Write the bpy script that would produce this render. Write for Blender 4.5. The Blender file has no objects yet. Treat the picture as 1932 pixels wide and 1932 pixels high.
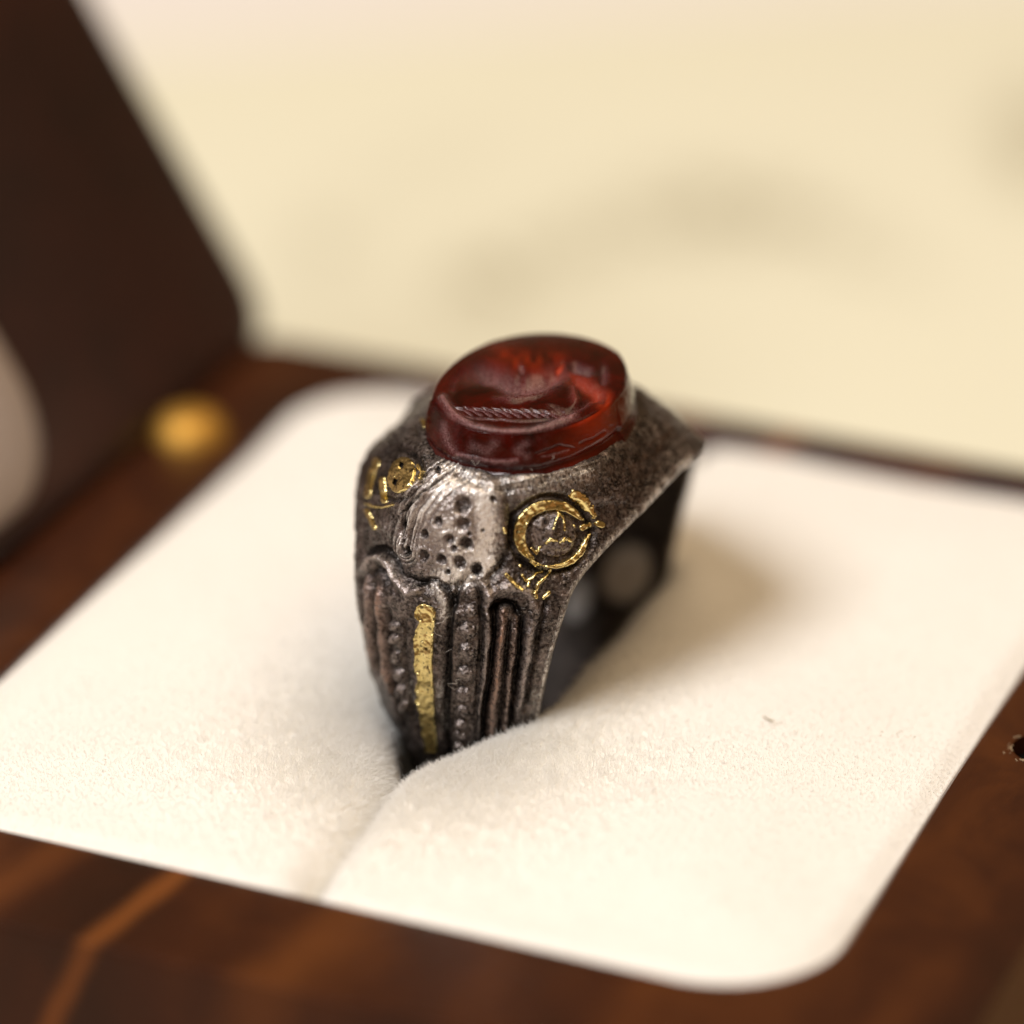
import bpy, bmesh, math, random
import numpy as np
from mathutils import Vector, Matrix
R = math.radians
random.seed(7); rng = np.random.default_rng(7)
sc = bpy.context.scene
C = sc.collection
MM = 0.001                      # all meshes are drawn in millimetres and scaled to metres

# ------------------------------------------------------------------ camera
ELEV, YAW, DIST = R(26.281), R(22.62), 230.225
AIM = np.array([-6.904, 13.711, 0.0])
FPX, HALF = 8050.0, 966.0
FW = np.array([-math.sin(YAW)*math.cos(ELEV), math.cos(YAW)*math.cos(ELEV), -math.sin(ELEV)])
RT = np.array([math.cos(YAW), math.sin(YAW), 0.0]); UPV = np.cross(RT, FW)
CAMP = AIM - FW*DIST
cd = bpy.data.cameras.new('camera'); cam = bpy.data.objects.new('camera', cd); C.objects.link(cam)
M = Matrix((( RT[0], UPV[0], -FW[0]), (RT[1], UPV[1], -FW[1]), (RT[2], UPV[2], -FW[2]))).to_4x4()
M.translation = Vector(CAMP*MM); cam.matrix_world = M
cd.sensor_width = 24; cd.sensor_height = 24; cd.lens = 100.0
cd.clip_start = 0.01; cd.clip_end = 50
cd.dof.use_dof = True; cd.dof.focus_distance = 0.2045; cd.dof.aperture_fstop = 8.0
cd.dof.aperture_blades = 0
sc.camera = cam
# ------------------------------------------------------------------ light
w = bpy.data.worlds.new('World'); sc.world = w; w.use_nodes = True
bg = w.node_tree.nodes['Background']; bg.inputs[0].default_value = (1.0, 0.60, 0.28, 1); bg.inputs[1].default_value = 0.13
def area(name, direction, dist, size, power, col):
    l = bpy.data.lights.new(name, 'AREA'); l.shape = 'DISK'; l.size = size; l.energy = power; l.color = col
    o = bpy.data.objects.new(name, l); C.objects.link(o)
    d = Vector(direction).normalized(); o.location = d*dist
    o.rotation_euler = d.to_track_quat('Z', 'Y').to_euler(); return o
area('window_light', (-0.42, -0.78, 1.20), 1.0, 0.46, 9.6, (1.0, 0.985, 0.985))
area('overhead_fill', (0.25, 0.15, 1.0), 1.2, 1.1, 7.4, (1.0, 0.76, 0.50))  # added fill lamp overhead, lifts the shadows
sc.view_settings.view_transform = 'Standard'; sc.view_settings.look = 'None'
sc.view_settings.exposure = 0; sc.view_settings.gamma = 1
sc.cycles.max_bounces = 10; sc.cycles.diffuse_bounces = 5; sc.cycles.caustics_reflective = False
sc.cycles.sample_clamp_indirect = 4.0
sc.cycles_curves.shape = 'RIBBONS'

# ------------------------------------------------------------------ helpers
def world_of(o):
    return Matrix.Scale(MM, 4) if o.type != 'EMPTY' else Matrix.Translation(o.location)
def link(o, parent=None):
    C.objects.link(o); o.scale = (MM, MM, MM)
    if parent is not None:
        o.parent = parent; o.matrix_parent_inverse = world_of(parent).inverted()
    return o
def tag(o, label=None, cat=None, group=None, kind=None):
    for k, v in (('label', label), ('category', cat), ('group', group), ('kind', kind)):
        if v: o[k] = v
    return o
def root(name, loc, label, cat):
    o = bpy.data.objects.new(name, None); C.objects.link(o); o.location = Vector(loc)*MM
    o.empty_display_size = 0.005
    return tag(o, label, cat)
def mesh_np(name, V, F, mat, parent=None, smooth=True, attrs=None):
    """V (n,3), F (m,4) or (m,3) int arrays"""
    me = bpy.data.meshes.new(name); V = np.asarray(V, np.float32); F = np.asarray(F, np.int32)
    me.vertices.add(len(V)); me.vertices.foreach_set('co', V.ravel())
    k = F.shape[1]; me.loops.add(F.size); me.loops.foreach_set('vertex_index', F.ravel())
    me.polygons.add(len(F)); me.polygons.foreach_set('loop_start', np.arange(0, F.size, k, dtype=np.int32))
    me.update(calc_edges=True); me.validate()
    me.polygons.foreach_set('use_smooth', np.full(len(me.polygons), smooth)); me.update()
    for n, a in (attrs or {}).items():
        at = me.attributes.new(n, 'FLOAT', 'POINT'); at.data.foreach_set('value', np.asarray(a, np.float32).ravel())
    me.materials.append(mat)
    return link(bpy.data.objects.new(name, me), parent)
def bm_obj(name, bm, mat, parent=None, smooth=False):
    me = bpy.data.meshes.new(name); bm.normal_update(); bm.to_mesh(me); bm.free()
    me.polygons.foreach_set('use_smooth', [smooth]*len(me.polygons)); me.materials.append(mat)
    return link(bpy.data.objects.new(name, me), parent)
def grid_faces(nr, nc, close_r=False, close_c=False):
    r = np.arange(nr if close_r else nr-1); c = np.arange(nc if close_c else nc-1)
    rr, cc = np.meshgrid(r, c, indexing='ij'); r2 = (rr+1) % nr; c2 = (cc+1) % nc
    return np.stack([rr*nc+cc, rr*nc+c2, r2*nc+c2, r2*nc+cc], -1).reshape(-1, 4)
def sstep(a, b, x):
    t = np.clip((x-a)/(b-a), 0, 1); return t*t*(3-2*t)
_tab = rng.random((256, 256))
def vnoise(x, y, seed=0):
    x = x+seed*17.31; y = y+seed*9.73
    xi = np.floor(x).astype(int); yi = np.floor(y).astype(int); fx = x-xi; fy = y-yi
    fx = fx*fx*(3-2*fx); fy = fy*fy*(3-2*fy); a = xi % 256; b = yi % 256; a2 = (a+1) % 256; b2 = (b+1) % 256
    return ((_tab[a, b]*(1-fx)+_tab[a2, b]*fx)*(1-fy)+(_tab[a, b2]*(1-fx)+_tab[a2, b2]*fx)*fy)*2-1
def fnoise(x, y, oct=4, seed=0, rough=0.5):
    s = 0; a = 1; t = 0
    for i in range(oct): s = s+a*vnoise(x*2**i, y*2**i, seed+i*3); t += a; a *= rough
    return s/t
def poly_d(X, Y, pts):
    """distance to a polyline and the parameter 0..1 along it"""
    best = np.full(X.shape, 1e9); par = np.zeros(X.shape); n = len(pts)-1
    for i in range(n):
        (x0, y0), (x1, y1) = pts[i], pts[i+1]; dx, dy = x1-x0, y1-y0
        t = np.clip(((X-x0)*dx+(Y-y0)*dy)/(dx*dx+dy*dy), 0, 1)
        d = np.hypot(X-x0-t*dx, Y-y0-t*dy); m = d < best; best = np.where(m, d, best); par = np.where(m, (i+t)/n, par)
    return best, par
def proj(P):
    q = P-CAMP; z = q@FW; return HALF+FPX*(q@RT)/z, HALF-FPX*(q@UPV)/z
def pix_ray(x, y): q = FW*FPX+RT*(x-HALF)-UPV*(y-HALF); return q/np.linalg.norm(q)
def on_z(x, y, z): q = pix_ray(x, y); return CAMP+q*((z-CAMP[2])/q[2])

# ------------------------------------------------------------------ materials
class NT:
    def __init__(s, name):
        s.m = bpy.data.materials.new(name); s.m.use_nodes = True; s.t = s.m.node_tree
        s.b = s.t.nodes['Principled BSDF']; s.out = s.t.nodes['Material Output']
    def n(s, typ, ins=None, **kw):
        nd = s.t.nodes.new(typ)
        for k, v in kw.items(): setattr(nd, k, v)
        for k, v in (ins or {}).items(): s.set(nd.inputs[k], v)
        return nd
    def set(s, sock, v):
        if isinstance(v, bpy.types.NodeSocket): s.t.links.new(v, sock)
        else: sock.default_value = v
    def P(s, **kw):
        for k, v in kw.items(): s.set(s.b.inputs[k.replace('_', ' ')], v)
    def coord(s, scale=(1, 1, 1), rot=(0, 0, 0)):
        tc = s.n('ShaderNodeTexCoord'); mp = s.n('ShaderNodeMapping', {'Vector': tc.outputs['Object'], 'Scale': scale, 'Rotation': rot}); return mp.outputs[0]
    def noise(s, co, scale, detail=4, rough=0.55, dist=0): return s.n('ShaderNodeTexNoise', {'Vector': co, 'Scale': scale, 'Detail': detail, 'Roughness': rough, 'Distortion': dist}).outputs[0]
    def ramp(s, fac, stops):
        r = s.n('ShaderNodeValToRGB', {'Fac': fac}); el = r.color_ramp.elements
        while len(el) < len(stops): el.new(0.5)
        for e, (p, c) in zip(el, stops): e.position = p; e.color = (c, c, c, 1) if not isinstance(c, tuple) else (*c, 1)
        return r.outputs[0]
    def mix(s, fac, a, b, blend='MIX'):
        m = s.n('ShaderNodeMix', data_type='RGBA', blend_type=blend); s.set(m.inputs[0], fac)
        for sock, v in ((m.inputs[6], a), (m.inputs[7], b)):
            s.set(sock, v if isinstance(v, bpy.types.NodeSocket) or len(v) == 4 else (*v, 1))
        return m.outputs[2]
    def math(s, op, a, b=0.0, clamp=False):
        m = s.n('ShaderNodeMath', operation=op, use_clamp=clamp); s.set(m.inputs[0], a); s.set(m.inputs[1], b); return m.outputs[0]
    def attr(s, name): return s.n('ShaderNodeAttribute', attribute_name=name).outputs['Fac']
    def bump(s, h, strength, dist, prev=None):
        b = s.n('ShaderNodeBump', {'Height': h, 'Strength': strength, 'Distance': dist}); 
        if prev is not None: s.set(b.inputs['Normal'], prev)
        return b.outputs[0]

def mat_wood(name, c_dark, c_mid, c_light, rough=0.40, coat=0.15, streak=False):
    a = NT(name); co = a.coord((0.15, 0.018, 0.022)); n1 = a.noise(co, 1.0, 2, 0.4, 0.5)
    co2 = a.coord((0.16, 0.14, 0.14)); n2 = a.noise(co2, 1.0, 4, 0.6, 0.8)
    co3 = a.coord((5, 0.5, 0.7)); n3 = a.noise(co3, 1.0, 5, 0.7)
    f = a.math('ADD', a.math('MULTIPLY', n1, 0.6), a.math('MULTIPLY', n2, 0.4))
    col = a.ramp(f, [(0.36, c_dark), (0.50, c_mid), (0.66, c_light)])
    col = a.mix(a.math('MULTIPLY', n3, 0.5), col, c_dark)
    if streak:
        sep = a.n('ShaderNodeSeparateXYZ', {0: a.n('ShaderNodeTexCoord').outputs['Object']}); wb = a.noise(a.coord((0.2, 0.1, 0.2)), 1.0, 2)
        ln = a.math('SUBTRACT', a.math('SUBTRACT', sep.outputs[0], a.math('MULTIPLY', sep.outputs[1], 0.185)), a.math('MULTIPLY', sep.outputs[2], 0.40))
        ln = a.math('ADD', ln, a.math('MULTIPLY', a.math('SUBTRACT', wb, 0.5), 1.5))
        for off, w_, k_, c_ in ((1.5, 0.95, 0.65, (0.24, 0.074, 0.014)), (7.6, 1.8, 0.35, (0.20, 0.06, 0.012)), (4.6, 1.2, 0.6, (0.022, 0.005, 0.0015)), (-7.5, 2.4, 0.30, (0.18, 0.055, 0.010))):
            dd = a.math('ABSOLUTE', a.math('ADD', ln, off)); f_ = a.ramp(a.math('DIVIDE', dd, w_), [(0.15, k_), (1.0, 0.0)]); col = a.mix(f_, col, c_)
    a.P(Base_Color=col, Roughness=rough, Coat_Weight=coat, Coat_Roughness=0.25)
    a.P(Normal=a.bump(n3, 0.25, 0.00006)); a.b.inputs['Specular IOR Level'].default_value = 0.5; return a
wood = mat_wood('dark_walnut', (0.020, 0.0042, 0.0012), (0.044, 0.0092, 0.0021), (0.105, 0.028, 0.005), 0.36, 0.3, True)
wood_lid = mat_wood('shaded_walnut', (0.011, 0.0030, 0.0016), (0.024, 0.0055, 0.0027), (0.046, 0.010, 0.005), 0.5, 0.0)  # the same walnut, with the open lid's shade put into its colour
mWood = wood.m; mLid = wood_lid.m

a = NT('velvet'); n = a.noise(a.coord(), 0.35, 4); n2 = a.noise(a.coord(), 6.0, 3)
col = a.mix(n, (0.88, 0.86, 0.81), (0.90, 0.88, 0.83))
a.P(Base_Color=col, Roughness=0.95, Sheen_Weight=0.25, Sheen_Roughness=0.5, Normal=a.bump(n2, 0.3, 0.00006)); a.b.inputs['Specular IOR Level'].default_value = 0.1
mVelvet = a.m
a = NT('velvet_fibre'); d = a.n('ShaderNodeBsdfDiffuse', {'Color': (0.945, 0.94, 0.925, 1)}); t = a.n('ShaderNodeBsdfTranslucent', {'Color': (0.955, 0.94, 0.90, 1)})
mx = a.n('ShaderNodeMixShader', {0: 0.4, 1: d.outputs[0], 2: t.outputs[0]}); a.t.links.new(mx.outputs[0], a.out.inputs[0]); mFibre = a.m

a = NT('shaded_satin'); n = a.noise(a.coord(), 0.4, 3); a.P(Base_Color=a.mix(n, (0.44, 0.38, 0.36), (0.44, 0.36, 0.31)), Roughness=0.7); mLining = a.m  # white lining; the shade inside the lid is mixed into its colour
a = NT('brass'); n = a.noise(a.coord(), 1.5, 3)
a.P(Base_Color=a.mix(n, (0.56, 0.31, 0.06), (0.68, 0.40, 0.09)), Metallic=1.0, Roughness=0.62); mBrass = a.m
a = NT('dark_steel'); a.P(Base_Color=(0.03, 0.03, 0.03, 1), Metallic=0.8, Roughness=0.4); mSteel = a.m
a = NT('raw_wood_chip'); a.P(Base_Color=(0.45, 0.33, 0.20, 1), Roughness=0.8); mChip = a.m

a = NT('cream_paper'); co = a.coord()
g = a.n('ShaderNodeNewGeometry')
n = a.noise(a.coord((0.03, 0.03, 0.03)), 1.0, 3); n2 = a.noise(a.coord((4, 4, 4)), 1.0, 3)
st = a.attr('print')  # mask of soft darker blotches on the sheet
col = a.mix(n, (0.81, 0.795, 0.62), (0.84, 0.83, 0.67)); col = a.mix(a.math('MULTIPLY', st, a.ramp(a.noise(a.coord((0.5, 0.5, 0.5)), 1.0, 3), [(0.38, 0.0), (0.55, 1.0)])), col, (0.36, 0.32, 0.20))
a.P(Base_Color=col, Roughness=0.75, Normal=a.bump(n2, 0.2, 0.00005)); mPaper = a.m
a = NT('brown_tabletop'); n = a.noise(a.coord((0.01, 0.12, 0.12)), 1.0, 4)
a.P(Base_Color=a.mix(n, (0.20, 0.095, 0.038), (0.34, 0.18, 0.08)), Roughness=0.45); mTable = a.m
a = NT('white_paper'); a.P(Base_Color=(0.88, 0.85, 0.82, 1), Roughness=0.7); mWhite = a.m

# band metal: blackened silver with worn bright areas
a = NT('tarnished_silver'); co = a.coord()
sil, cop, hgt = a.attr('silver'), a.attr('copper'), a.attr('height')
nA = a.noise(co, 1.6, 6, 0.65); nB = a.noise(co, 5.5, 4, 0.6); nC = a.noise(co, 28.0, 3, 0.6)
scr = a.noise(a.coord((14, 14, 3.0), (0, 0.55, 0.0)), 1.0, 4, 0.65, 0.5)
patina = a.ramp(nA, [(0.36, (0.016, 0.013, 0.012)), (0.52, (0.080, 0.064, 0.060)), (0.68, (0.24, 0.19, 0.175))])
grime = a.ramp(nB, [(0.48, 0.0), (0.60, 1.0)])
patina = a.mix(a.math('MULTIPLY', grime, 0.55), patina, (0.26, 0.22, 0.195))
patina = a.mix(a.ramp(nC, [(0.63, 0.0), (0.72, 0.8)]), patina, (0.50, 0.44, 0.36))
wear = a.math('ADD', hgt, a.math('MULTIPLY', a.math('SUBTRACT', nB, 0.5), 0.8))
wear = a.ramp(wear, [(0.56, 0.0), (0.84, 0.75)])
spk = a.math('ADD', nB, a.math('MULTIPLY', a.math('SUBTRACT', scr, 0.5), 0.9))
sm = a.math('SUBTRACT', a.math('MULTIPLY', sil, 1.5), a.ramp(spk, [(0.44, 0.0), (0.66, 1.0)]), True)
patina = a.mix(wear, patina, (0.44, 0.38, 0.36))
patina = a.mix(a.math('MULTIPLY', cop, a.ramp(nB, [(0.40, 0.2), (0.60, 0.95)])), patina, (0.38, 0.21, 0.14))
patina = a.mix(a.ramp(hgt, [(0.18, 0.85), (0.46, 0.0)]), patina, (0.012, 0.010, 0.009))
col = a.mix(sm, patina, (0.95, 0.90, 0.84))
a.P(Base_Color=col, Metallic=a.math('SUBTRACT', 0.80, a.math('MULTIPLY', sm, 0.42)), Roughness=a.ramp(nB, [(0.38, 0.22), (0.62, 0.40)]))
nD = a.noise(co, 4.5, 4, 0.6); b1 = a.bump(nD, a.math('SUBTRACT', 0.5, a.math('MULTIPLY', sm, 0.2)), 0.00020); b2 = a.bump(nC, 0.15, 0.00002, b1); b3 = a.bump(scr, 0.3, 0.00004, b2); a.P(Normal=b3)
mBand = a.m
a = NT('dark_inner_metal'); n = a.noise(a.coord(), 1.2, 5)
glint = a.attr('worn_glint'); a.P(Base_Color=a.mix(glint, a.ramp(n, [(0.35, (0.030, 0.024, 0.020)), (0.65, (0.085, 0.066, 0.056))]), (0.95, 0.92, 0.88)), Metallic=a.math('SUBTRACT', 0.6, a.math('MULTIPLY', glint, 0.6)), Roughness=0.55, Normal=a.bump(n, 0.3, 0.0001)); mInner = a.m  # near-white spots paint the bright reflection on the far inner wall
a = NT('worn_gold'); co = a.coord(); nA = a.noise(co, 4.0, 5, 0.65); nB = a.noise(co, 2.0, 3)
spot = a.ramp(nA, [(0.555, 0.0), (0.62, 1.0)])
gold = a.mix(nB, (0.76, 0.60, 0.22), (1.0, 0.86, 0.44))
a.P(Base_Color=a.mix(a.math('MULTIPLY', spot, 0.85), gold, (0.10, 0.07, 0.03)), Metallic=1.0, Roughness=0.27, Normal=a.bump(nA, 0.18, 0.00006)); mGold = a.m

a = NT('carnelian'); co = a.coord(); nA = a.noise(co, 0.45, 4, 0.6, 0.8); nB = a.noise(co, 14.0, 4, 0.7); wx = a.attr('worn_glint'); glow = a.attr('warm_glow')
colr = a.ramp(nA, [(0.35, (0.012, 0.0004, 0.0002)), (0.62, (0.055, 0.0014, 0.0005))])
colr = a.mix(glow, colr, (0.38, 0.030, 0.004))  # light shining through the stone, painted in as orange base colour
dirt_and_sheen = a.math('MULTIPLY', wx, a.ramp(nB, [(0.40, 0.0), (0.60, 1.0)]))  # pale pink: scratches and dirt, plus highlights painted along the carving
a.P(Base_Color=a.mix(a.math('MULTIPLY', dirt_and_sheen, 0.6), colr, (0.55, 0.33, 0.33)), Roughness=a.math('ADD', 0.06, a.math('MULTIPLY', wx, 0.30)),
    Subsurface_Weight=0.15, Subsurface_Radius=(1.0, 0.12, 0.05), Subsurface_Scale=0.002, Normal=a.bump(nB, 0.35, 0.00003))
a.b.inputs['IOR'].default_value = 1.45; a.b.inputs['Specular IOR Level'].default_value = 0.42; mGem = a.m
a = NT('lint'); a.P(Base_Color=(0.75, 0.68, 0.6, 1), Roughness=0.7); mLint = a.m

# ------------------------------------------------------------------ table and sheet
TZ = -26.0
def sheet(name, x0, x1, y0, y1, z, mat, nx, ny, kind=None, parent=None, attrs=None, bend=None):
    X, Y = np.meshgrid(np.linspace(x0, x1, nx), np.linspace(y0, y1, ny), indexing='ij')
    Z = np.full(X.shape, z) if bend is None else bend(X, Y)
    V = np.stack([X, Y, Z], -1).reshape(-1, 3)
    return mesh_np(name, V, grid_faces(nx, ny), mat, parent, True, attrs(X, Y) if attrs else None)
t = sheet('table', -900, 900, -600, 1400, TZ-1.0, mTable, 2, 2); tag(t, kind='structure')
def blotched(X, Y):
    px, py = proj(np.stack([X, Y, np.full(X.shape, TZ)], -1))
    def bl(cx, cy, rx, ry, rot):
        c, s = math.cos(rot), math.sin(rot); dx, dy = px-cx, py-cy
        return np.exp(-(((dx*c+dy*s)/rx)**2+((-dx*s+dy*c)/ry)**2))
    v = 0.62*bl(920, 545, 80, 50, 0)+0.42*bl(1060, 480, 150, 45, -0.25)+0.60*bl(1350, 410, 190, 62, 0.05)+0.30*bl(1600, 470, 150, 50, 0.35)
    v = v+0.75*bl(1960, 270, 75, 90, 0)+0.25*bl(600, 470, 90, 60, 0)+0.14*bl(800, 330, 200, 60, -0.3)
    return {'print': np.clip(v*1.5, 0, 1)}
# paper: cut so that its far left edge leaves the pale table in view
p0 = on_z(180, 60, TZ); p1 = on_z(1000, -40, TZ)
nx = ny = 260
sx, sy = np.meshgrid(np.linspace(0, 1, nx), np.linspace(0, 1, ny), indexing='ij')
near_l, near_r = np.array([-190., -6.]), np.array([36., 2.])
dirf = (p1-p0)[:2]; dirf /= np.linalg.norm(dirf)
far_l = p0[:2]-dirf*60; far_r = np.array([20., 216.])
P2 = (near_l*(1-sx[..., None])+near_r*sx[..., None])*(1-sy[..., None])+(far_l*(1-sx[..., None])+far_r*sx[..., None])*sy[..., None]
Z = TZ+0.25+0.25*vnoise(P2[..., 0]/60, P2[..., 1]/60)
V = np.concatenate([P2, Z[..., None]], -1).reshape(-1, 3)
pap = mesh_np('paper_sheet', V, grid_faces(nx, ny), mPaper, None, True, blotched(P2[..., 0], P2[..., 1]))
md = pap.modifiers.new('thickness', 'SOLIDIFY'); md.thickness = 0.25; md.offset = -1
tag(pap, 'large cream paper sheet with faint grey blotches lying behind and under the ring box', 'paper')
wh = sheet('white_sheet', -520, 34, 70, 620, TZ-0.55, mWhite, 40, 40); md = wh.modifiers.new('thickness', 'SOLIDIFY'); md.thickness = 0.2; md.offset = -1
tag(wh, 'plain white paper sheet showing beyond the cream one at the top left', 'paper')

# ------------------------------------------------------------------ ring box
HU, HV0, HV1 = 23.5, -26.27, 26.27       # the opening
OU0, OU1, OV0, OV1 = -31.1, 31.1, -33.9, 29.6   # the outside
def rrect(x0, x1, y0, y1, r, n=10):
    pts = []
    for cx, cy, a0 in ((x1-r, y1-r, 0), (x0+r, y1-r, 90), (x0+r, y0+r, 180), (x1-r, y0+r, 270)):
        for i in range(n+1):
            t = R(a0+90*i/n); pts.append((cx+r*math.cos(t), cy+r*math.sin(t)))
    return np.array(pts)
def loft(name, loops, mat, parent, smooth=True, cap0=False, cap1=False, close=False):
    n = len(loops[0]); V = np.concatenate(loops); F = grid_faces(len(loops), n, close, True)
    bm = bmesh.new(); vs = [bm.verts.new(v) for v in V]
    for f in F: bm.faces.new([vs[i] for i in f])
    if cap0: bm.faces.new(vs[:n])
    if cap1: bm.faces.new(list(reversed(vs[-n:])))
    bmesh.ops.recalc_face_normals(bm, faces=bm.faces)
    o = bm_obj(name, bm, mat, parent, smooth)
    return o
def lp(x0, x1, y0, y1, r, z, n=10):
    p = rrect(x0, x1, y0, y1, r, n); return np.column_stack([p, np.full(len(p), z)])
box = root('ring_box', (0, 0, TZ+0.5), 'dark brown wooden ring box with its lid open and a white cushion inside', 'ring box')
BOT = TZ+0.75
loops = []
def ins(d, z, rr=6.0): return lp(-HU-d, HU+d, HV0-d, HV1+d, rr+d, z, 10)
def outs(d, z, rr=3.2): return lp(OU0+d, OU1-d, OV0+d, OV1-d, rr, z, 10)
loops = [ins(0, -14), ins(0, -0.6), ins(0.05, -0.3), ins(0.25, -0.06), ins(0.6, 0.0), ins(1.5, 0.0), outs(0.4, 0.0), outs(0.12, 0.0), outs(0.04, -0.03), outs(0.0, -0.1), outs(0, -0.42), outs(0, -12), outs(0, BOT)]
body = loft('box_body', loops, mWood, box, True)
# base plate inside
bm = bmesh.new(); bmesh.ops.create_cube(bm, size=1, matrix=Matrix.Translation((0, (OV0+OV1)/2, BOT+1.2)) @ Matrix.Diagonal((61.2, 62.5, 2.0, 1))); bm_obj('box_base', bm, mWood, box)
# magnet hole in the right rim
HC = (26.8, -0.35)
cut = bmesh.new(); bmesh.ops.create_cone(cut, cap_ends=True, segments=40, radius1=1.45, radius2=1.45, depth=8, matrix=Matrix.Translation((HC[0], HC[1], 0)))
cut_o = bm_obj('hole_cutter', cut, mWood)
sol = body.modifiers.new('close', 'SOLIDIFY'); sol.thickness = 1.5; sol.offset = -1
bo = body.modifiers.new('hole', 'BOOLEAN'); bo.operation = 'DIFFERENCE'; bo.object = cut_o; bo.solver = 'EXACT'
bpy.context.view_layer.update()
dg = bpy.context.evaluated_depsgraph_get(); nm = bpy.data.meshes.new_from_object(body.evaluated_get(dg))
body.modifiers.clear(); body.data = nm; bpy.data.objects.remove(cut_o)
nm.polygons.foreach_set('use_smooth', [True]*len(nm.polygons)); nm.set_sharp_from_angle(angle=R(35))
bm = bmesh.new(); bmesh.ops.create_cone(bm, cap_ends=True, segments=32, radius1=1.42, radius2=1.42, depth=0.8, matrix=Matrix.Translation((HC[0], HC[1], -1.35))); bm_obj('magnet', bm, mSteel, box, True)
# splinters round the hole
bm = bmesh.new()
for i in range(14):
    an = random.uniform(2.3, 5.3); rr = 1.45+abs(random.gauss(0, 0.18)); x, y = HC[0]+rr*math.cos(an), HC[1]+rr*math.sin(an)
    L = random.uniform(0.1, 0.42); tw = an+random.uniform(0.7, 2.2)
    bmesh.ops.create_cube(bm, size=1, matrix=Matrix.Translation((x, y, 0.03)) @ Matrix.Rotation(tw, 4, 'Z') @ Matrix.Rotation(random.uniform(-0.4, 0.4), 4, 'Y') @ Matrix.Diagonal((L, random.uniform(0.02, 0.05), 0.04, 1)))
tag(bm_obj('wood_chips', bm, mChip, box), 'pale splinters round the magnet hole', kind='stuff')
# brass pin on the left rim
bm = bmesh.new(); segs = 40; prof = [(1.9, -0.5), (2.15, 0.3), (2.2, 1.2), (2.05, 2.0), (1.6, 2.8), (0.9, 3.2), (0.0, 3.3)]
rings = [np.array([(r*math.cos(2*math.pi*i/segs), r*math.sin(2*math.pi*i/segs), z) for i in range(segs)]) + np.array([-27.3, 15.9, -1.8]) for r, z in prof[:-1]]
loft('brass_knob', rings, mBrass, box, True, True, True)
# lid: hinged on the left rim, leaning back
lid_parts = []
LEAN = R(31.2); HP = np.array([-28.75, 0, 0.25])
ldir = np.array([-math.sin(LEAN), 0, math.cos(LEAN)]); lnor = np.array([math.cos(LEAN), 0, math.sin(LEAN)])
def lidpt(loop):   # (a along v, b up the lid, c depth into the lid)
    a, b, c = loop[:, 0], loop[:, 1], loop[:, 2]
    return HP+np.outer(a, [0, 1, 0])+np.outer(b, ldir)-np.outer(c, lnor)
LV0, LV1, LH = OV0, 31.0, 62.0
IV0, IV1, IB0, IB1 = -27.3, 8.5, 1.7, 54.4
def lo(d, c, r=3.2): return lidpt(lp(LV0+d, LV1-d, d, LH-d, r, c))
def li(d, c, r=6.0): return lidpt(lp(IV0-d, IV1+d, IB0-d, IB1+d, r, c))
IV1 = 6.5
lid = loft('lid', [li(0, 3.0), li(0, 0.05), li(0.05, 0), lo(1.2, 0), lo(0.5, 0.15), lo(0.1, 0.5), lo(0, 1.0), lo(0, 13), lo(0.8, 13.8), lo(3, 14.0)], mLid, box, True, False, True)
lin = loft('lid_lining', [li(-0.02, 1.0), li(-0.04, 0.1), li(-0.5, -0.12), li(-2.6, -0.3), li(-6, -0.35, 6.1)], mLining, lid, True, False, True)

# ------------------------------------------------------------------ cushion
cush = root('ring_cushion', (0, 0, -10), 'white velvet cushion with a slot, filling the wooden box around the ring', 'cushion')
U0 = -0.53
def gap_r(v):  return 0.12+4.0*sstep(-15.5, -6.5, v)*(1-sstep(9.0, 14.5, v))+0.10*np.sin(v*0.9)
def gap_l(v):  return 0.25+3.1*sstep(-17.0, -9.0, v)*(1-sstep(9.0, 14.5, v))
def cush_z(u, v):
    e = np.minimum(np.minimum(HU-np.abs(u), v-HV0), HV1-v)
    du, dv = np.abs(u)-(HU-6), np.maximum(HV0+6-v, v-(HV1-6)); e = np.where((du > 0) & (dv > 0), np.minimum(e, 6-np.hypot(du, dv)), e)
    z = 0.5*sstep(0, 9, e)-0.35*(1-sstep(0, 1.6, e))**2-0.05
    return z+0.18*vnoise(u/9, v/9, 2)+0.02*vnoise(u/1.6, v/1.6, 4)
def fold_corner(u, v, r=6.0):
    cu, cv = HU-r, None
    du = np.abs(u)-(HU-r); dv = np.maximum((HV0+r)-v, v-(HV1-r))
    m = (du > 0) & (dv > 0); L = np.hypot(du, dv)+1e-9; k = np.where(m & (L > r), r/L, 1.0)
    u2 = np.sign(u)*((HU-r)+du*k); top = v > 0
    v2 = np.where(top, (HV1-r)+dv*k, (HV0+r)-dv*k)
    return np.where(m, u2, u), np.where(m, v2, v)
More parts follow.
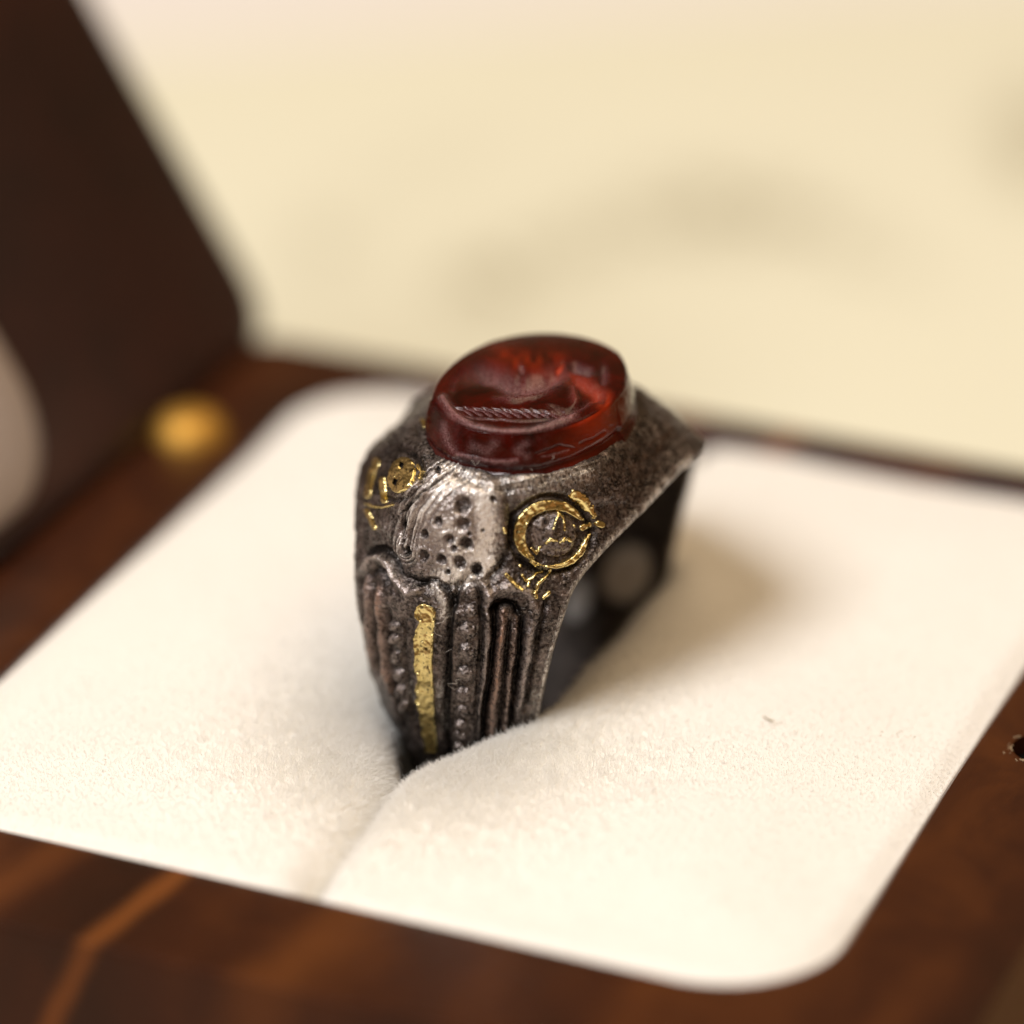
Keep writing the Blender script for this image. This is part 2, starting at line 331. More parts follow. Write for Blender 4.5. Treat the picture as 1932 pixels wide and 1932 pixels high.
def pad(side):
    nv, nt = 420, 260
    v = np.linspace(HV0+0.02, HV1-0.02, nv)
    g = (gap_r if side > 0 else gap_l)(v); Rr = 1.5 if side > 0 else 1.9
    tt = np.linspace(0, 1, nt)**1.7
    Vv, T = np.meshgrid(v, tt, indexing='ij'); G = np.broadcast_to(g[:, None], Vv.shape)
    full = (HU-0.02)-(U0*side)-G if side > 0 else (HU-0.02)+U0-G
    t = T*full; u = U0+side*(G+t)
    drop = np.where(t < Rr, Rr-np.sqrt(np.maximum(Rr**2-(Rr-t)**2, 0)), 0)
    # the lip swells a little beside the ring
    lip = 0.45*np.exp(-((t-1.6)/1.6)**2)*sstep(-14, -8, Vv)*(1-sstep(8, 13, Vv))*(1 if side > 0 else 0.2)
    # the left pad sinks towards the slot in front of the ring
    if side < 0: lip = lip-0.3*np.exp(-(t/4.0)**2)*sstep(-25, -15, Vv)*(1-sstep(12, 20, Vv))
    uu, vv = fold_corner(u, Vv); z = cush_z(uu, vv)-drop*(1.0 if side > 0 else 0.9)+lip
    top = np.stack([uu, vv, z], -1)
    walls = []
    for k in range(1, 9):       # down into the slot
        wz = z[:, 0]-k*1.0; walls.append(np.stack([uu[:, 0], vv[:, 0], wz], -1))
    wall = np.stack(walls[::-1], 1); outer = np.stack([uu[:, -1], vv[:, -1], np.full(nv, -9.0)], -1)[:, None]
    G3 = np.concatenate([wall, top, outer], 1)
    nc = G3.shape[1]; F = grid_faces(nv, nc)
    if side < 0: F = F[:, ::-1]
    o = mesh_np('pad', G3.reshape(-1, 3), F, mVelvet, cush); return o, G3
padR, GR = pad(1); padL, GL = pad(-1)
def fur(G3, parent, nbase, nlip, seed, flip):
    r = np.random.default_rng(seed); nv, nc = G3.shape[:2]
    # sample by area on cells
    A = G3[:-1, :-1]; B = G3[1:, :-1]; D = G3[:-1, 1:]
    N = np.cross(B-A, D-A); ar = np.linalg.norm(N, axis=-1); N = N/(ar[..., None]+1e-9)
    if flip: N = -N
    cen = A; wgt = ar.copy(); wgt[:, :4] = 0; wgt[:, -1:] = 0
    dist = np.abs(cen[..., 0]-U0)
    lip = ar*np.exp(-((cen[..., 1]+11)/7)**2)*np.exp(-(dist/6.0)**2)*(np.arange(nc-1)[None, :] > 3)
    out_p, out_t = [], []
    for cnt, ww, L0 in ((nbase, wgt, 0.16), (nlip, lip, 0.50)):
        p = ww.ravel()/ww.sum(); idx = r.choice(p.size, cnt, p=p); i, j = np.divmod(idx, nc-1)
        a, b = r.random(cnt)[:, None], r.random(cnt)[:, None]
        P = A[i, j]+(B[i, j]-A[i, j])*a+(D[i, j]-A[i, j])*b; n = N[i, j]
        cl = np.stack([vnoise(P[:, 0]/0.8, P[:, 1]/0.8, 11), vnoise(P[:, 0]/0.8, P[:, 1]/0.8, 23), np.zeros(cnt)], -1)
        d = n+r.normal(0, 0.26, (cnt, 3))+cl*0.15; d /= np.linalg.norm(d, axis=1)[:, None]
        L = L0*(0.5+0.8*r.random(cnt)**1.5)[:, None]; bend = r.normal(0, 0.16, (cnt, 3))+np.array([0.10, -0.05, -0.12])
        pts = np.stack([P-n*0.05, P+d*L*0.5, P+d*L+bend*L], 1); out_p.append(pts)
    pts = np.concatenate(out_p); n = len(pts)
    hc = bpy.data.hair_curves.new('velvet_pile'); hc.add_curves([3]*n)
    hc.points.foreach_set('position', pts.astype(np.float32).ravel())
    ra = hc.attributes.get('radius') or hc.attributes.new('radius', 'FLOAT', 'POINT')
    ra.data.foreach_set('value', np.tile(np.array([0.010, 0.009, 0.003], np.float32), n))
    hc.materials.append(mFibre); o = link(bpy.data.objects.new('velvet_pile', hc), parent); o['kind'] = 'stuff'
    return o
fur(GR, padR, 90000, 60000, 1, True); fur(GL, padL, 90000, 60000, 2, False)
# a few specks of dust and lint on the pads
bm = bmesh.new()
for (x, y, s) in ((1450, 1368, 0.20), (1470, 1372, 0.16), (1438, 1376, 0.10), (1500, 1387, 0.09), (1700, 1390, 0.16), (1690, 1400, 0.07), (1660, 1393, 0.09), (1725, 1400, 0.10), (440, 1360, 0.06), (200, 1445, 0.08), (1545, 1400, 0.07), (600, 1385, 0.05)):
    p = on_z(x, y, 0.45)
    for k in range(3):
        q = Vector(p)+Vector((random.gauss(0, s), random.gauss(0, s*0.6), random.uniform(0.15, 0.4)))
        bmesh.ops.create_icosphere(bm, subdivisions=1, radius=s*random.uniform(0.25, 0.5), matrix=Matrix.Translation(q) @ Matrix.Rotation(random.random()*3, 4, 'Z') @ Matrix.Diagonal((1.8, 0.7, 0.4, 1)))
a = NT('dust'); a.P(Base_Color=(0.42, 0.37, 0.27, 1), Roughness=0.9)
tag(bm_obj('dust', bm, a.m), 'specks of dust scattered on the white velvet cushion', 'dust', kind='stuff')

# ------------------------------------------------------------------ the ring
ring = root('ring', (U0, 0, -7.5), 'antique blackened silver ring with gold inlay and an engraved red oval stone', 'ring')
# stations along the hoop: centre line (v,z), rim (v,z), half width
ST = np.array([
 (0.0, -8.6, 0.0, -7.6, 2.9), (-3.6, -7.9, -3.2, -6.9, 2.9), (-7.3, -5.6, -6.2, -4.6, 3.2), (-9.8, -2.4, -7.9, -1.9, 3.75), (-10.9, 1.0, -8.8, 1.2, 4.35),
 (-11.15, 4.2, -9.0, 4.2, 4.95), (-11.1, 6.8, -8.6, 6.6, 5.45), (-10.6, 8.9, -7.5, 8.4, 5.85), (-10.0, 11.2, -5.2, 9.9, 6.85), (-8.6, 13.1, -2.6, 10.9, 7.75), (-4.0, 14.1, 0.0, 11.4, 8.15), 
 (1.2, 14.4, 2.2, 11.5, 8.6), (5.2, 13.6, 4.5, 10.8, 7.9), (8.6, 11.4, 6.8, 9.0, 6.8), (10.6, 8.2, 8.5, 6.6, 5.8), (11.3, 4.2, 9.3, 3.8, 5.0), (10.9, 0.6, 9.2, 0.8, 4.4), (9.4, -3.0, 7.9, -2.4, 3.7), (6.8, -6.0, 5.8, -5.0, 3.2), (3.6, -8.0, 3.0, -7.0, 2.95)])
def cr(P, t):   # periodic Catmull-Rom
    n = len(P); i = np.floor(t).astype(int); f = (t-i)[:, None]
    p0, p1, p2, p3 = P[(i-1) % n], P[i % n], P[(i+1) % n], P[(i+2) % n]
    return 0.5*((2*p1)+(-p0+p2)*f+(2*p0-5*p1+4*p2-p3)*f**2+(-p0+3*p1-3*p2+p3)*f**3)
ts = np.concatenate([np.linspace(0, 2, 60, endpoint=False), np.linspace(2, 11, 820, endpoint=False), np.linspace(11, 20, 260, endpoint=False)])
S = cr(ST, ts); nr = len(ts)
ncol = 440
wv = np.sin(np.linspace(-1, 1, ncol)*math.pi/2*0.94)/math.sin(math.pi/2*0.94)
cv, cz, rv, rz, hh = [S[:, k][:, None] for k in range(5)]
bl = (1-np.abs(wv)**2.0)[None, :]
LF = (1-0.20*sstep(8.0, 10.5, ts)*(1-sstep(13.0, 15.5, ts)))   # the left point of the table is blunter
uu_ = np.where(wv[None, :] < 0, hh*wv[None, :]*LF[:, None], hh*wv[None, :])
base = np.stack([U0+uu_, rv+(cv-rv)*bl, rz+(cz-rz)*bl], -1)
GC = np.array([0.95, -2.35]); GA, GB = 5.0, 6.25      # the stone's centre and base half axes
_x, _y = base[..., 0]-(U0+GC[0]+0.35), base[..., 1]-GC[1]; _q = np.hypot(_x/GA, _y/GB)+1e-6
_d = np.hypot(_x, _y)*(1-1/_q); _pl = 13.65-0.42*np.maximum(_d, 0)-0.10*np.maximum(_d, 0)**2
_k = 0.25; _top = (base[..., 2] > 8)
_new = _k*np.logaddexp(base[..., 2]/_k, _pl/_k); base[..., 2] += (_new-base[..., 2])*sstep(10.3, 12.1, base[..., 2])*(1-sstep(0.72, 0.97, np.abs(wv)))[None, :]
def normals(G):
    dr = np.roll(G, -1, 0)-np.roll(G, 1, 0); dc = np.gradient(G, axis=1); n = np.cross(dr, dc)
    return n/(np.linalg.norm(n, axis=-1)[..., None]+1e-12)
Nn = normals(base)
if Nn[500, ncol//2, 1] > 0: Nn = -Nn
mir = base.copy(); back = base[..., 1] > 1.2; mir[..., 1] = np.where(back, 2.4-base[..., 1], base[..., 1])
X, Y = proj(mir)
def gauss(d, w): return np.exp(-(d/w)**2)
H = np.zeros(X.shape); SIL = np.zeros(X.shape); COP = np.zeros(X.shape)
wob = 2.2*vnoise(X/26, Y/26, 31); Xw, Yw = X+wob, Y+2.0*vnoise(X/22, Y/22, 37)
def line(pts, w, h, c=None):
    global H
    d, t = poly_d(Xw, Yw, pts); env = np.minimum(1, 0.35+3*np.minimum(t, 1-t)+0.3)
    H = H+h*gauss(d, w)*env
    return gauss(d, w)
below = sstep(1085, 1115, Y)
# vertical columns: ridges (+) and grooves (-)
line([(854, 1128), (850, 1170), (846, 1230), (843, 1290), (842, 1350), (846, 1410), (850, 1460)], 6.5, -0.26)
line([(903, 1118), (908, 1165), (908, 1215), (903, 1270), (899, 1330), (895, 1390), (890, 1450)], 4.5, -0.16)
line([(893, 1090), (912, 1100), (921, 1130), (923, 1180), (920, 1230), (913, 1290), (906, 1340), (902, 1390)], 8, 0.20)
line([(932, 1150), (933, 1200), (927, 1250), (920, 1300), (913, 1350), (909, 1400)], 6.5, -0.36)
line([(930, 1150), (938, 1140), (955, 1136), (970, 1142), (978, 1158)], 7, -0.34)
COP += 0.9*line([(950, 1158), (946, 1200), (941, 1240), (935, 1290), (928, 1345), (925, 1395)], 7, 0.20)
line([(962, 1175), (957, 1230), (950, 1290), (944, 1350), (941, 1390)], 3.5, -0.18)
COP += 0.35*line([(974, 1165), (969, 1215), (961, 1275), (955, 1330), (952, 1380)], 6, 0.14)
line([(988, 1165), (982, 1220), (973, 1280), (966, 1335), (962, 1375)], 5.5, -0.28)
line([(920, 1128), (940, 1112), (968, 1106), (996, 1118), (1010, 1150), (1004, 1185), (994, 1225), (985, 1265), (980, 1310), (975, 1350)], 8, 0.20)
line([(1030, 1130), (1024, 1170), (1014, 1215), (1003, 1260), (996, 1300), (990, 1340)], 5, -0.18)
line([(780, 1130), (776, 1180), (774, 1240), (777, 1300), (784, 1350), (795, 1400)], 5, -0.08)
line([(730, 1150), (733, 1200), (738, 1250), (744, 1300), (752, 1340), (762, 1375)], 4.5, -0.22)
line([(762, 1170), (764, 1220), (768, 1270), (773, 1320), (780, 1360)], 4, -0.16)
COP += 0.8*line([(715, 1110), (717, 1160), (720, 1210), (728, 1260), (737, 1305)], 6, 0.20)
line([(704, 1100), (705, 1160), (708, 1210), (716, 1270)], 4, -0.26)
COP += 0.5*line([(694, 1090), (693, 1150), (697, 1205), (705, 1260)], 5, 0.18)
line([(683, 1090), (682, 1150), (686, 1210)], 4, -0.22)
# arches
line([(797, 1100), (810, 1092), (826, 1096), (842, 1110), (853, 1130)], 5, -0.26)
line([(790, 1112), (806, 1101), (824, 1106), (838, 1120), (845, 1142)], 6, 0.14)
line([(870, 1100), (862, 1120), (858, 1150)], 5, -0.20)
line([(690, 1072), (700, 1054), (716, 1048), (730, 1058), (740, 1080), (756, 1104), (775, 1118), (790, 1112)], 7, 0.30)
line([(688, 1050), (704, 1034), (724, 1034), (742, 1052), (752, 1082)], 7, -0.30)
line([(700, 1085), (712, 1068), (724, 1078), (733, 1100)], 5, -0.22)
line([(870, 1096), (886, 1082), (905, 1084)], 6, -0.18)
line([(752, 1086), (790, 1100), (838, 1106), (874, 1102), (915, 1094), (940, 1072), (952, 1050)], 7, -0.16)
# swollen dome in the middle of the shoulder
dx, dy = (X-856)/104, (Y-990)/122; rr = np.hypot(dx, dy)
H += 0.36*np.exp(-(rr/0.80)**2.0)
H -= 0.16*gauss(np.abs(rr-1.06), 0.09)*sstep(0.3, 0.9, dx)*sstep(-0.25, 0.5, dx*0.75+dy*0.65)
for k in range(9):   # scored curved lines on its left flank
    o = k*7.5; line([(826-o*0.2+30, 888+o*0.5), (796-o*0.5+14, 925+o*0.3), (776-o*0.35+8, 965), (768-o*0.25+6, 1010)], 2.6, -0.20); line([(830-o*0.2+30, 888+o*0.5), (800-o*0.5+14, 925+o*0.3), (780-o*0.35+8, 965), (772-o*0.25+6, 1010)], 2.6, 0.14)
PITS = [(875, 951, 13), (833, 979, 8), (876, 985, 11), (852, 1013, 9), (881, 1021, 10.5), (861, 1031, 6), (836, 1052, 8.5), (869, 1059, 10), (900, 1072, 10.5), (804, 1046, 8), (808, 1003, 7), (772, 1039, 7), (912, 996, 3), (888, 1004, 4), (827, 890, 5), (930, 940, 5), (846, 1078, 4)]
pitm = np.zeros(X.shape)
for x, y, r in PITS:
    d = np.hypot(Xw-x, (Yw-y)*0.85)/r*(1+0.14*vnoise(X/5, Y/5, int(x)))
    pitm = np.maximum(pitm, np.exp(-d**4)); H -= 0.20*np.exp(-d**4)*min(1, r/7); H += 0.04*gauss(d-1.35, 0.3)
# right medallion bed, left medallion bed
for cx, cy, rx, ry in ((1040, 1008, 72, 67), (749, 894, 46, 46)):
    r_ = np.hypot((X-cx)/rx, (Y-cy)/ry); H += -0.22*gauss(r_-1.06, 0.10)-0.12*(r_ < 1)*(1-r_**4)
# wear near the seat of the stone, rim lumps
d, t = poly_d(X, Y, [(860, 895), (900, 915), (960, 925), (1040, 905), (1120, 880)]); H -= 0.08*gauss(d, 7)
rimw = np.clip((np.abs(wv)-0.90)/0.10, 0, 1)[None, :]
rough_big = fnoise(X/34, Y/34, 4, 5, 0.55); rough_fine = fnoise(X/7, Y/7, 4, 9, 0.6)
H += 0.13*rough_big+0.03*rough_fine
H = H*1.12*(1-0.75*rimw)
edge_noise = 0.12*fnoise(ts*6, ts*0+3.3, 3, 12)[:, None]*rimw
# masks of wear
SIL = 1.3*gauss(poly_d(X, Y, [(912, 950), (920, 1000), (912, 1050)])[0], 20)+1.15*gauss(poly_d(X, Y, [(838, 1085), (880, 1090), (915, 1070)])[0], 20)+0.75*gauss(poly_d(X, Y, [(905, 935), (880, 915), (840, 920)])[0], 17)*0.5
SIL += 0.60*gauss(poly_d(X, Y, [(856, 985), (866, 1050)])[0], 24)+0.6*gauss(poly_d(X, Y, [(818, 1108), (838, 1130), (838, 1165)])[0], 9)
SIL += 0.42*gauss(poly_d(X, Y, [(850, 900), (930, 925), (1000, 912), (1100, 890)])[0], 28)+0.3*gauss(poly_d(X, Y, [(828, 1290), (832, 1340), (836, 1380)])[0], 7)+0.35*gauss(poly_d(X, Y, [(772, 1290), (776, 1320)])[0], 6)+0.4*gauss(poly_d(X, Y, [(716, 1054), (733, 1068), (745, 1090)])[0], 6)
SIL += 0.35*(np.abs(wv)[None, :] > 0.985)*(rough_fine > -0.1)
SIL += 0.25*gauss(poly_d(X, Y, [(1010, 1310), (1006, 1340)])[0], 9)+0.22*(np.abs(wv)[None, :] > 0.975)
_sd, _st = poly_d(X, Y, [(868, 884), (826, 915), (794, 955), (776, 1000), (768, 1040)]); _side = np.sign((X-826)*0.62+(Y-915)*0.78)
_sa = _sd*_side; STR = vnoise(_sa/2.6, _st*2.2+_sa*0.02, 41)*0.6+vnoise(_sa/1.5, _st*4, 43)*0.4; _sm = gauss(_sd, 34)
H += 0.13*STR*_sm; SIL += _sm*(0.30+1.25*STR)
SIL *= (1-0.95*np.clip(pitm*1.3, 0, 1))*(0.8+0.5*rough_big)*(~back)
outer = base+Nn*(H+edge_noise)[..., None]
# rounded edge and inner wall
tv = np.roll(S[:, 2:4], -1, 0)-np.roll(S[:, 2:4], 1, 0); tv /= np.linalg.norm(tv, axis=1)[:, None]
inn = np.stack([tv[:, 1], -tv[:, 0]], -1)          # 2D normal; make it point to the hoop's middle
mid = np.array([0.3, 2.0]); sgn = np.sign(((mid-S[:, 2:4])*inn).sum(1)); inn *= sgn[:, None]
TH = 0.5
def side_col(h_off, depth, side):
    u = U0+side*(S[:, 4]*(LF if side < 0 else 1)-h_off); p = outer[:, -1 if side > 0 else 0, 1:]+inn*depth[:, None] if np.ndim(depth) else outer[:, -1 if side > 0 else 0, 1:]+inn*depth
    return np.stack([u, p[:, 0], p[:, 1]], -1)
ecols_r = [side_col(0.0, 0.05, 1), side_col(0.03, TH-0.10, 1), side_col(0.12, TH, 1)]
ecols_l = [side_col(0.12, TH, -1), side_col(0.03, TH-0.10, -1), side_col(0.0, 0.05, -1)]
G = np.concatenate([np.stack(ecols_l, 1), outer, np.stack(ecols_r, 1)], 1)
nc = G.shape[1]
pad_a = lambda A: np.concatenate([np.repeat(A[:, :1], 3, 1), A, np.repeat(A[:, -1:], 3, 1)], 1)
F = grid_faces(nr, nc, True, False)
hn = np.clip(0.5+H*1.2-0.22*pitm*(~back)+0.10*STR*_sm, 0, 1.2)
band = mesh_np('band', G.reshape(-1, 3), F, mBand, ring, True, {'silver': pad_a(SIL), 'copper': np.clip(pad_a(COP*(0.6+0.8*np.clip(rough_big+0.3, 0, 1))), 0, 1), 'height': pad_a(hn)})
# inner wall: its own surface, butting the edge
nin = 60; sI = S[::4]; a0 = np.stack(ecols_l, 1)[::4, 0]; b0 = np.stack(ecols_r, 1)[::4, -1]
tt = np.linspace(0, 1, nin)[None, :, None]; GI = a0[:, None]*(1-tt)+b0[:, None]*tt
bul = (np.sin(np.pi*tt[0, :, 0])*0.15); GI[..., 1:] -= inn[::4][:, None, :]*bul[None, :, None]
GI[..., 1] += 0.05*vnoise(GI[..., 0]/2, GI[..., 2]/2, 3); GI[..., 2] += 0.05*vnoise(GI[..., 0]/2, GI[..., 1]/2, 6)
iX, iY = proj(GI); far = GI[..., 1] > 5
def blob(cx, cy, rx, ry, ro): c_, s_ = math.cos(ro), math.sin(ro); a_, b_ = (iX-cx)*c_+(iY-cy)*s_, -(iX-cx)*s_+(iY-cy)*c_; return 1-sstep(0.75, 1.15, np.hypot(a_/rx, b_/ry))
mesh_np('inner_wall', GI.reshape(-1, 3), grid_faces(len(sI), nin, True, False), mInner, ring, True, {'worn_glint': (blob(1183, 1082, 44, 56, 0.5)+0.7*blob(1092, 1130, 24, 40, 0.4))*far})

# ---- relief patches laid on the band where it shows them
bpy.context.view_layer.update()
CO = Vector(CAMP)
def patch(name, x0, x1, y0, y1, field, lift, mat, step=1.25, edge=1.5, bury=0.06, parent=None):
    xs = np.arange(x0, x1+step, step); ys = np.arange(y0, y1+step, step); XX, YY = np.meshgrid(xs, ys, indexing='ij')
    Fd = field(XX, YY); Lf = lift(XX, YY, Fd) if callable(lift) else lift
    Lf = np.where(Fd > 0, Lf*np.clip(Fd/edge, 0, 1)**0.5, np.maximum(Fd, -2)*bury)
    ok = Fd > -1.6; idx = -np.ones(XX.shape, int); V = []
    for i, j in zip(*np.nonzero(ok)):
        dr = Vector(pix_ray(XX[i, j], YY[i, j])); hit, loc, no, _ = band.ray_cast(CO, dr)
        if not hit: continue
        bi = Nn_lookup(loc); idx[i, j] = len(V); V.append(loc+(no*0.15+bi*0.85).normalized()*float(Lf[i, j] if np.ndim(Lf) else Lf))
    F = []
    for i in range(XX.shape[0]-1):
        for j in range(XX.shape[1]-1):
            q = (idx[i, j], idx[i, j+1], idx[i+1, j+1], idx[i+1, j])
            if min(q) >= 0: F.append(q)
    if not F: return None
    return mesh_np(name, np.array([tuple(v) for v in V]), np.array(F), mat, parent or ring, True, {'silver': np.zeros(len(V)), 'copper': np.zeros(len(V)), 'height': np.full(len(V), 0.66)})
from mathutils.kdtree import KDTree
sub = outer[::8, ::8].reshape(-1, 3); subn = Nn[::8, ::8].reshape(-1, 3); kd = KDTree(len(sub))
for i, p in enumerate(sub): kd.insert(p, i)
kd.balance()
def Nn_lookup(p): return Vector(subn[kd.find(p)[1]])
# gold strip
SL = [(1146, 786), (1153, 783), (1165, 785), (1172, 791), (1203, 783), (1240, 782), (1265, 783), (1278, 790), (1290, 786), (1327, 787), (1345, 795), (1354, 793), (1376, 797), (1414, 804), (1425, 808)]
SR = [(1138, 800), (1146, 817), (1153, 822), (1178, 821), (1203, 818), (1252, 816), (1302, 818), (1352, 820), (1379, 823), (1411, 825), (1425, 826)]
def strip(XX, YY):
    l = np.interp(YY, *zip(*SL)); r_ = np.interp(YY, *zip(*SR)); l = l+2.2*vnoise(YY/7, YY*0+2, 4)
    f = np.minimum(np.minimum(XX-l, r_-XX), np.minimum((YY-1139), 1418-YY))
    capd = 20-np.hypot(XX-803, (YY-1157)); f = np.where(YY < 1157, np.minimum(f, capd), f)
    hol = np.hypot((XX-796)/6, (YY-1192)/9); f = np.minimum(f, np.where(vnoise(XX/5, YY/8, 8) > 0.83, -1.0, 9))
    return f
patch('gold_strip', 778, 830, 1134, 1424, strip, lambda a_, b_, f: 0.04+0.15*gauss(f-1.3, 1.7)+0.015*vnoise(a_/6, b_/9, 3), mGold, 1.3)
# beads
for x, y, rx, ry in [(890, 1119, 15, 13), (887, 1152, 14, 14), (883, 1189, 17, 17), (880, 1231, 18, 20), (877, 1272, 18, 17), (874, 1310, 16, 16), (871, 1342, 15, 12), (870, 1366, 14, 10), (868, 1388, 14, 10), (866, 1408, 13, 9),
                     (744, 1181, 11, 11), (745, 1205, 12, 12), (749, 1240, 13, 15), (753, 1272, 12, 14), (757, 1303, 12, 13), (763, 1333, 11, 12)]:
    x += random.uniform(-1, 1); rx *= 0.92; ry *= 0.94
    def fld(XX, YY, x=x, y=y, rx=rx, ry=ry):
        r_ = np.hypot((XX-x)/rx, (YY-y)/ry)+0.10*vnoise(XX/6, YY/6, int(x)); return (1-r_)*min(rx, ry)
    m_ = min(rx, ry)
    patch('bead', x-rx*1.25, x+rx*1.25, y-ry*1.25, y+ry*1.25, fld, lambda a_, b_, f, m_=m_: 0.23*np.sqrt(np.clip(1-(1-np.clip(f, 0, m_)/m_)**2, 0.01, 1))+0.03*vnoise(a_/5, b_/5, 7), mBand, 1.6, 1.0)
# right medallion
cx, cy = 1040.0, 1008.0
def gring(XX, YY):
    dx_, dy_ = (XX-cx)/1.0, (YY-cy)/0.93; r_ = np.hypot(dx_, dy_); an = np.degrees(np.arctan2(-dy_, dx_)) % 360   # 0 right, 90 up
    # thick crescent from 35 deg over the top and left to 215, thin rim from 262 to 350
    rc = np.where((an > 30) & (an < 235), 61, 65)
    th = np.interp(an, [0, 24, 34, 60, 100, 150, 190, 215, 240, 258, 270, 300, 335, 350, 358, 360], [0, 0, 5, 9.5, 11, 12, 12, 9, 4, 2.0, 4, 6.5, 6, 4, 0, 0])
    return th-np.abs(r_-rc)+0.9*vnoise(XX/8, YY/8, 3)-0.3
patch('gold_ring', 962, 1118, 936, 1078, gring, lambda a_, b_, f: 0.17-0.07*np.clip(f-2, 0, 5)/5+0.05*vnoise(a_/7, b_/7, 2), mGold, 1.25)
def mdisc(XX, YY): return 43-np.hypot(XX-1044, (YY-1008)/1.02)+1.5*vnoise(XX/8, YY/8, 5)
def mlift(a_, b_, f):
    r_ = np.hypot(a_-1044, b_-1008)/44; h = 0.34*np.sqrt(np.clip(1-r_**2, 0.02, 1))
    for pts, w_, k_ in (([(1034, 996), (1050, 966), (1060, 998)], 5, 0.12), ([(1052, 980), (1048, 1002)], 5, -0.14), ([(1022, 1018), (1036, 1012), (1046, 1020), (1060, 1012), (1072, 1020)], 5, 0.10), ([(1010, 985), (1008, 1010), (1018, 1034)], 4, -0.12), ([(1030, 1040), (1060, 1040)], 5, -0.10)):
        h = h+k_*gauss(poly_d(a_, b_, pts)[0], w_)
    return h+0.03*vnoise(a_/4, b_/4, 3)
med = patch('medallion', 996, 1092, 960, 1056, mdisc, mlift, mBand, 1.4, 3.0)
# gold flakes and wires
def wire(pts, w_, lift=0.12, seed=1, par=None, nz=0.55, base_lift=None):
    xs = [p[0] for p in pts]; ys = [p[1] for p in pts]
    patch('gold_flake', min(xs)-w_*2, max(xs)+w_*2, min(ys)-w_*2, max(ys)+w_*2,
          lambda a_, b_: w_-poly_d(a_, b_, pts)[0]+nz*vnoise(a_/3.5, b_/3.5, seed), (lambda a_, b_, f: base_lift(a_, b_, f)+lift) if base_lift else lift, mGold, 1.1, 1.2)
def on_med(a_, b_, f): return np.where(np.hypot(a_-1044, b_-1008) < 43, mlift(a_, b_, f), 0.0)
for pts, w_ in (([(1036, 994), (1044, 976), (1051, 965)], 2.4), ([(1051, 965), (1059, 976), (1057, 996)], 3.0), ([(1026, 1022), (1033, 1013), (1042, 1017)], 4.0), ([(1050, 1022), (1058, 1013), (1070, 1019)], 4.0), ([(1003, 1034), (1012, 1044), (1018, 1030)], 2.6), ([(1079, 990), (1080, 992)], 3.0)):
    wire(pts, w_, 0.07, 4, base_lift=on_med)
def flake(XX, YY):
    P = [(1079, 922), (1088, 936), (1108, 928), (1115, 952), (1126, 970), (1118, 976), (1102, 958), (1082, 948)]
    inside = np.full(XX.shape, -9.0)
    d, _ = poly_d(XX, YY, [(1086, 936), (1098, 948), (1112, 962), (1121, 972)]); return np.interp(YY, [920, 940, 960, 978], [12, 13, 8, 4])-d+3.5*vnoise(XX/5, YY/5, 6)
patch('gold_flake', 1066, 1134, 916, 984, flake, 0.07, mGold, 1.2)
for pts, w_ in (([(1098, 996), (1110, 990)], 5.5), ([(1128, 988), (1135, 990)], 6), ([(1112, 1008), (1108, 1020)], 2.5), ([(1038, 1076), (1028, 1090), (1016, 1100), (1010, 1118), (1012, 1128)], 2.8), ([(985, 1085), (992, 1096), (1004, 1090), (1012, 1080), (1022, 1078)], 2.6), ([(955, 1084), (966, 1096), (984, 1112)], 4.0), ([(1026, 1128), (1036, 1118)], 3.6), ([(998, 1098), (996, 1106)], 3), ([(981, 1066), (981, 1068)], 3.2), ([(951, 998), (953, 1004)], 3.6), ([(1000, 1060), (1010, 1068)], 2.0),
               ([(712, 870), (700, 900), (694, 935)], 6), ([(722, 905), (724, 930), (726, 945)], 5.5), ([(690, 950), (704, 956), (724, 957), (742, 952)], 2.2), ([(692, 963), (700, 978), (707, 996)], 4), ([(789, 880), (797, 890), (793, 902)], 4), ([(797, 795), (801, 802)], 4.5)):
    wire(pts, w_, 0.10, int(pts[0][0]) % 9)
def lm(XX, YY):
    c_, s_ = math.cos(0.35), math.sin(0.35); dx_, dy_ = XX-759, YY-897; a1 = dx_*c_+dy_*s_; b1 = -dx_*s_+dy_*c_
    return (1-np.hypot(a1/24, b1/34))*22+1.0*vnoise(XX/6, YY/6, 2)-np.where(np.abs(a1+4) < 3.2, 14, 0)*(np.abs(b1) < 20)
patch('gold_medallion', 726, 794, 858, 936, lm, 0.16, mGold, 1.3)

# ------------------------------------------------------------------ the stone
ZB, ZT = 13.3, 16.0
na, nr_top, nr_side = 420, 210, 90
an = np.linspace(0, 2*np.pi, na, endpoint=False)
def outl(A, B, n=2.15): c, s = np.cos(an), np.sin(an); k = (np.abs(c/A)**n+np.abs(s/B)**n)**(-1/n); return k*c, k*s
rows = []
for i in range(nr_side):   # up the side
    f = i/(nr_side-1); k = 1-f; cut_ = (1-0.85*np.exp(-((an-5.75)/0.55)**2)); A = 4.5+0.5*k**0.8*cut_; B = 5.85+0.45*k**0.8*cut_; led = 0.16*math.exp(-((f-0.30)/0.10)**2)
    x, y = outl(A-led, B-led); rows.append(np.stack([x, y, np.full(na, ZB+(ZT-0.45-ZB)*f)], -1))
for i in range(1, 14):
    th = i/14*math.pi/2; x, y = outl(4.5-0.42*(1-math.cos(th)), 5.85-0.42*(1-math.cos(th))); rows.append(np.stack([x, y, np.full(na, ZT-0.45+0.36*math.sin(th))], -1))
x1, y1 = outl(4.08, 5.43)
for i in range(nr_top):
    f = 1-i/(nr_top-1)*0.998; rows.append(np.stack([x1*f, y1*f, np.full(na, ZT-0.09)+0.42*(1-f**2.4)], -1))
